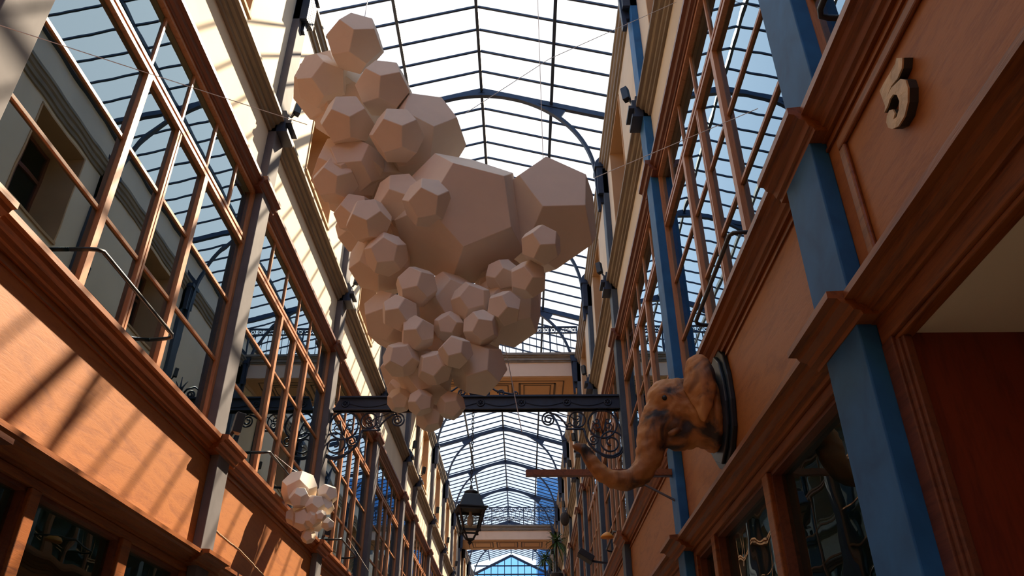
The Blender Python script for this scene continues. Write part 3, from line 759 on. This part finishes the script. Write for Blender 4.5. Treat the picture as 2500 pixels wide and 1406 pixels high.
FILL = [
  (-1.492, 4.4, 4.53, 0.297, -0.524, 0.088, -0.26),
  (-1.35, 4.5, 4.383, 0.291, 0.208, 0.251, -0.869),
  (-1.121, 4.38, 3.58, 0.331, -0.974, 0.675, -0.481),
  (-0.846, 4.5, 3.447, 0.253, -0.531, 0.991, -0.059),
  (-0.82, 4.75, 3.257, 0.319, 0.673, -0.047, 0.278),
  (-0.897, 4.45, 2.884, 0.218, -0.699, 0.27, 0.736),
  (-0.563, 4.4, 2.468, 0.226, 0.046, 0.483, 0.343),
  (-0.812, 4.4, 2.41, 0.191, -0.872, 0.516, 0.182),
  (-0.324, 4.45, 2.403, 0.24, -0.397, -0.938, 0.731),
  (-0.127, 4.45, 2.745, 0.193, -0.055, 0.438, 0.758),
  (-0.681, 4.3, 2.041, 0.18, 0.428, 0.842, -0.21),
  (-0.523, 4.4, 2.201, 0.181, 0.602, -0.111, 0.871),
  (-0.554, 4.35, 1.9, 0.137, 0.758, -0.805, -0.728),
  (-0.085, 4.45, 2.585, 0.25, -0.566, 0.931, -0.128),
  (-0.709, 4.3, 1.906, 0.103, 0.253, -0.398, 0.014),
  (-1.112, 4.4, 3.159, 0.177, -0.228, -0.298, 0.17),
]
sc1 = empty('paper_sculpture', (-.55, 3.4, 3.0), label='huge hanging cluster of beige folded paper polyhedra filling the middle of the arcade', cat='sculpture')
for r in BIG: dodeca(r, sc1, .8)
for r in FILL: dodeca(r, sc1, .8)
sc2 = empty('paper_sculpture', (-2.15, 7.95, 2.6), label='small white cluster of folded paper polyhedra by the left window rail', cat='sculpture')
for r in SMALL+[(-2.14, 8.1, 2.10, .10, .3, .8, .1), (-2.19, 8.15, 2.24, .13, .5, .1, .7)]: dodeca(r, sc2)
for (nm, pts, lab) in (
    ('hanging_wire', [(-.96, 3.25, 3.84), (-.93, 3.5, 9.9)], 'thin white wire holding the big paper cluster from the roof by its top ball'),
    ('hanging_wire', [(.14, 3.55, 2.96), (.12, 3.7, 9.9)], 'thin wire from the roof to the right-hand ball of the big paper cluster'),
    ('hanging_wire', [(-1.27, 3.45, 3.25), (-2.62, 1.9, 2.6)], 'thin white wire running from the big paper cluster to the upper left'),
    ('hanging_wire', [(-.32, 3.42, 3.3), (.2, 3.6, 3.95), (1.22, 4.0, 5.0)], 'thin white wire running from the big paper cluster to the upper right cornice'),
    ('hanging_wire', [(.43, 3.55, 2.9), (1.33, 3.2, 3.1)], 'thin white wire crossing the right windows towards the blue post'),
    ('hanging_wire', [(-.08, 3.35, 1.72), (.0, 3.35, 1.27)], 'loose white thread dangling below the big paper cluster'),
    ('hanging_wire', [(-2.48, 7.5, 2.62), (-2.40, 7.9, 2.6), (-2.33, 8.0, 2.58)], 'twisted white wire tying the small paper cluster to the rail'),
    ('hanging_wire', [(-2.45, 11.1, 2.66), (-1.9, 11.8, 1.9), (-1.4, 12.4, .9)], 'pair of white wires sloping down from the left rail past the lamp')):
    mb = MB(); mb.tube(pts, .0022, 5)
    o = mb.build(nm, M['wire'], origin=pts[0]); tag(o, lab, 'wire')

# ------------------------------------------------------------------ window rails
def rail(sd, y0, y1, z, lab):
    mb = MB(); r = .014
    mb.tube([(sd.x(-.02), y0, z-.03+sd.dz), (sd.x(.10), y0, z-.03+sd.dz), (sd.x(.13), y0+.02, z-.02+sd.dz), (sd.x(.14), y0+.07, z+sd.dz), (sd.x(.14), y1-.03, z+sd.dz), (sd.x(.13), y1, z-.01+sd.dz), (sd.x(.1), y1, z-.02+sd.dz), (sd.x(-.02), y1, z-.03+sd.dz)], r, 10)
    o = mb.build('guard_rail', M['black'], smooth=True, origin=(sd.x(0), y0, z+sd.dz)); tag(o, lab, 'rail', group='safety rails of the first-floor windows')
Ls, Rs = Side('left'), Side('right')
for sd in (Ls, Rs):
    for k, a in enumerate([2.72, 6.34, 9.93, 13.53]):
        rail(sd, a+1.12, a+2.30, 2.58 if not sd.L else 2.66, 'dark metal safety rail across the %s-wall first-floor window, %s from the camera' % (sd.name, ORD[k]))
rail(Rs, .30, 2.25, 2.56, 'dark metal safety rail at the top right edge beside the broad blue post')

# ------------------------------------------------------------------ small spot lamps on the posts
def spot(sd, y, z, k, lab, big=1.0):
    t = empty('spot_lamp', (sd.x(.2), y, z+sd.dz), label=lab, cat='lamp', group='small box lamps on the iron posts')
    x = sd.x(.20*1.0)
    mb = MB(); mb.bar((sd.x(.22), y-.0, z+sd.dz-.09*big), (sd.x(.235), y+.01, z+sd.dz+.09*big), .075*big, .075*big); mb.build('housing', M['black'], t, bevel=.004)
    mb = MB(); mb.bar((sd.x(.17), y, z+sd.dz-.14), (sd.x(.23), y, z+sd.dz-.03), .02, .02); mb.build('stem', M['black'], t)
k = 0
for sd in (Ls, Rs):
    for i, p in enumerate(POSTS[3:13]):
        lab = 'small black box lamp on the %s upper cornice, %s along from the camera' % (sd.name, ORD[i])
        spot(sd, p-.02, 6.20, i, lab)
spot(Ls, 6.34, 2.50, 0, 'black box lamp standing on the left sill beside the roped post', 1.0)
spot(Ls, 9.93, 2.50, 0, 'black box lamp standing on the left sill next to the small paper cluster', 1.0)

# ------------------------------------------------------------------ numeral
FIVE = [(1.952, 2.126), (1.92, 2.093), (1.943, 2.065), (1.985, 2.059), (2.03, 2.07), (2.083, 2.062), (2.035, 2.065), (1.97, 2.042), (1.946, 2.012), (1.948, 1.977), (1.975, 1.936), (2.018, 1.911), (2.069, 1.912), (2.108, 1.935), (2.128, 1.96), (2.129, 1.986), (2.114, 2.003), (2.089, 2.008), (2.068, 1.992), (2.064, 1.968), (2.083, 1.958), (2.063, 1.949), (2.037, 1.958), (2.017, 1.983), (2.018, 2.013), (2.036, 2.034), (2.064, 2.039), (2.089, 2.029), (2.122, 2.027), (2.104, 2.043), (2.106, 2.122), (2.064, 2.122), (2.011, 2.118), (1.966, 2.116)]
nu = empty('numeral_sign', (1.42, 2.03, 1.9), label='carved gilded numeral 5 fixed to the red wooden panel', cat='number sign')
FIVE = [(a*.959, b*.959) for a, b in FIVE]
MB().prism(FIVE, 0, 1.29, 1.32).build('numeral_body', M['gold_side'], nu)
MB().prism(FIVE, 0, 1.284, 1.29).build('gilt_face', M['gold'], nu)

# ------------------------------------------------------------------ elephant head trophy
EY = 4.80
EK = .956
el = empty('elephant_head', (1.42, EY, 1.95), label='orange papier-mache elephant head trophy with raised trunk on a dark shield', cat='sculpture')
sh = [(0, 2.33), (-.09, 2.28), (-.20, 2.31), (-.30, 2.22), (-.34, 2.06), (-.34, 1.90), (-.29, 1.74), (-.16, 1.62), (0, 1.55), (.16, 1.62), (.29, 1.74), (.34, 1.90), (.34, 2.06), (.30, 2.22), (.20, 2.31), (.09, 2.28)]
sh = [(EY+a, z) for a, z in sh]
mb = MB(); mb.prism(sh, 0, 1.285, 1.32); mb.prism([(EY+(a-EY)*.88, 1.94+(z-1.94)*.88) for a, z in sh], 0, 1.262, 1.286); mb.build('shield', M['shield'], el, bevel=.008)
mb = MB()
def eb(x, z, rx, rz, ry, dy=0): mb.ball((x*EK, EY+dy, z*EK), rx*EK, ry*EK, rz*EK, 24, 16)
eb(1.09, 2.09, .20, .19, .17); eb(1.00, 2.13, .13, .14, .15); eb(1.20, 2.06, .15, .24, .20); eb(1.29, 2.04, .08, .29, .24)
eb(1.03, 1.98, .14, .14, .13); eb(1.10, 1.90, .13, .12, .11); eb(1.05, 1.83, .09, .07, .07); eb(1.0, 2.2, .09, .08, .10)
eb(.93, 2.02, .09, .13, .10); eb(1.24, 1.92, .12, .14, .15)
trk = [(.94, 2.0), (.90, 1.93), (.875, 1.85), (.857, 1.774), (.84, 1.70), (.80, 1.635), (.745, 1.59), (.69, 1.568), (.63, 1.562), (.577, 1.575), (.53, 1.605), (.492, 1.65), (.465, 1.70), (.44, 1.745), (.41, 1.785), (.37, 1.80), (.345, 1.79)]
rad = [.115, .105, .10, .092, .085, .078, .070, .066, .062, .058, .054, .050, .046, .042, .038, .033, .022]
mb.tube([(x*EK, EY-.0, z*EK) for x, z in trk], [q*.97 for q in rad], 20)
hd = mb.build('head', M['elephant'], el, smooth=True)
rm_ = hd.modifiers.new('remesh', 'REMESH'); rm_.mode = 'VOXEL'; rm_.voxel_size = .012; rm_.use_smooth_shade = True
sm = hd.modifiers.new('smooth', 'SMOOTH'); sm.factor = .6; sm.iterations = 6
tx = bpy.data.textures.new('lumps', 'CLOUDS'); tx.noise_scale = .07
dm = hd.modifiers.new('displace', 'DISPLACE'); dm.texture = tx; dm.strength = .03; dm.mid_level = .5; dm.texture_coords = 'GLOBAL'
for s in (-1, 1):
    # ears: thick flaps hanging back along the neck
    mb = MB()
    outl = [(1.13, 2.27), (1.16, 2.40), (1.235, 2.43), (1.31, 2.37), (1.335, 2.25), (1.325, 2.12), (1.29, 2.02), (1.25, 1.93), (1.215, 1.885), (1.195, 1.95), (1.17, 2.04), (1.13, 2.13), (1.115, 2.2)]
    outl = [(a*.93, b*.94) for a, b in outl]
    n = len(outl); base = EY+s*.205
    def ey(p): return base+s*(.10*max(0, (p[0]-1.05)/.2)-.02)
    outer = [(x-.0, ey((x, z)), z) for x, z in outl]; inner = [(x, ey((x, z))-s*.028, z) for x, z in outl]
    cc = (1.14, base+s*.10, 2.05)
    vs = outer+inner+[cc, (1.14, base+s*.06, 2.05)]
    fs = []
    for i in range(n):
        j = (i+1) % n
        fs += [(i, j, 2*n), (n+j, n+i, 2*n+1), (i, n+i, n+j, j)]
    mb.add(vs, fs); e_ = mb.build('ear', M['elephant'], el, smooth=True)
    sb = e_.modifiers.new('subdivision', 'SUBSURF'); sb.levels = 3; sb.render_levels = 3
    d2 = e_.modifiers.new('displace', 'DISPLACE'); d2.texture = tx; d2.strength = .02; d2.texture_coords = 'GLOBAL'
    q = MB(); q.ball((.925, EY+s*.125, 2.0), .018, .016, .018, 10, 8); q.build('eye', M['black'], el, smooth=True)
    q = MB(); q.tube([(1.0, EY+s*.085, 1.80), (.955, EY+s*.10, 1.77), (.93, EY+s*.10, 1.76)], [.022, .02, .012], 8); q.build('tusk_stump', M['elephant'], el, smooth=True)

# ------------------------------------------------------------------ sign arm
sa = empty('sign_arm', (1.33, 6.34, 2.04), label='orange wooden bar projecting from the right post behind the elephant trunk', cat='signboard')
MB().box(.03, 1.33, 6.32, 6.37, 2.018, 2.068).build('board', M['wood_trim'], sa)
mb = MB(); mb.bar((.62, 6.34, 2.01), (1.33, 6.34, 2.01), .02, .012); mb.bar((.90, 6.34, 2.0), (1.30, 6.34, 1.78), .025, .012); mb.bar((1.325, 6.34, 1.68), (1.325, 6.34, 2.03), .05, .015, (1, 0, 0)); mb.build('bracket', M['iron_post'], sa)
sg = empty('sign_arm', (-2.6, 3.6, 1.33), label='small dark wooden board with an iron ring at the lower left edge', cat='signboard')
MB().box(-2.46, -2.30, 3.20, 3.34, 1.22, 1.245).build('board', M['wood_dark'], sg)
mb = MB(); mb.tube([(-2.36+.016*math.cos(a), 3.27, 1.19+.016*math.sin(a)) for a in [2*math.pi*j/12 for j in range(12)]], .005, 6, closed=True); mb.build('ring', M['black'], sg)

# ------------------------------------------------------------------ ropes on the left post
def rope(pts, lab, r=.009):
    P = []
    for a, b in zip(pts, pts[1:]):
        for i in range(12): P.append(Vector(a).lerp(Vector(b), i/12))
    P = [p+Vector((random.uniform(-1, 1), random.uniform(-1, 1), random.uniform(-1, 1)))*.003 for p in P]+[Vector(pts[-1])]
    mb = MB(); mb.tube(P, r, 7)
    o = mb.build('rope', M['rope'], smooth=True, origin=pts[0]); tag(o, lab, 'rope')
rope([(-2.595, 6.40, 1.66), (-2.57, 6.5, 1.5), (-2.5, 6.65, 1.30), (-2.45, 6.75, 1.1)], 'short brown rope hanging down from the knot on the left post')
rope([(-2.595, 6.44, 1.66), (-2.45, 6.95, 1.55), (-2.3, 7.3, 1.38), (-2.1, 7.6, 1.1)], 'longer brown rope slanting away right from the knot on the left post')
mb = MB()
for dz in (0, .012, .022): mb.tube([(XL+.09+.012*math.cos(a) if 0 else XL+.045+.055*math.cos(a), 6.38+.125*math.sin(a), 1.66+dz) for a in [2*math.pi*j/20 for j in range(20)]], .008, 6, closed=True)
mb.ball((XL+.10, 6.44, 1.665), .025, .025, .025, 8, 6)
o = mb.build('rope_knot', M['rope'], smooth=True, origin=(XL+.1, 6.38, 1.66)); tag(o, 'coil of brown rope knotted round the left iron post', 'rope')

# ------------------------------------------------------------------ plants
def spiky(x, y, z, lab, n=60, L=.62):
    t = empty('potted_palm', (x, y, z-.2), label=lab, cat='plant')
    mb = MB()
    for i in range(n):
        a = random.uniform(0, 2*math.pi); el_ = random.uniform(-.5, 1.2); l = L*random.uniform(.6, 1.1)
        d = Vector((math.cos(a)*math.cos(el_), math.sin(a)*math.cos(el_), math.sin(el_)))
        p0 = Vector((x, y, z)); sdv = d.cross(Vector((0, 0, 1))).normalized()*.025
        pts = []
        for k_ in range(5):
            s_ = k_/4; pts.append(p0+d*l*s_+Vector((0, 0, -.45*l*s_*s_)))
        vs = []; 
        for k_, p in enumerate(pts): w_ = (1-abs(k_/4-.3)) if k_ < 4 else .05; vs += [p-sdv*w_, p+sdv*w_]
        vs = [Vector((min(q[0], 1.24), q[1], q[2])) for q in vs]
        mb.add(vs, [(2*k_, 2*k_+1, 2*k_+3, 2*k_+2) for k_ in range(4)])
    mb.build('fronds', M['leaf'], t)
    MB().tube([(x, y, z-.9), (x, y, z)], .03, 6).build('stem', M['basket'], t)
    MB().lathe([(.10, -1.15), (.16, -1.0), (.17, -.85), (.12, -.82)], (x, y, z), 10).build('pot', M['basket'], t)
spiky(.92, 22.0, 5.15, 'spiky-leaved potted palm on the right cornice before the far footbridge')
spiky(.85, 31.0, 6.6, 'bushy green plant low on the right wall beneath the far footbridge', 90, .6)
mb = MB(); mb.ball((1.18, 21.9, 5.75), .13, .13, .2, 12, 8)
o = mb.build('wicker_basket', M['basket'], smooth=True, origin=(1.12, 21.9, 5.6)); tag(o, 'dark round wicker ball hanging above the potted palm', 'basket')
fl_ = empty('floodlight', (1.2, 13.4, 2.75), label='black floodlight tilted down low on the right wall', cat='lamp')
mb = MB(); mb.bar((1.12, 12.9, 2.72), (.90, 12.9, 2.86), .30, .10); mb.build('housing', M['black'], fl_, bevel=.01)
mb = MB(); mb.bar((1.36, 12.9, 2.68), (1.05, 12.9, 2.72), .03, .03); mb.build('arm', M['black'], fl_)
ol = MB().lathe([(.01, .06), (.05, .04), (.09, 0), (.09, -.02)], (1.16, 10.9, 2.62), 12).build('orange_lamp', M['orange'], smooth=True, origin=(1.16, 10.9, 2.6)); tag(ol, 'small orange shade hanging from the right window rail', 'lamp')
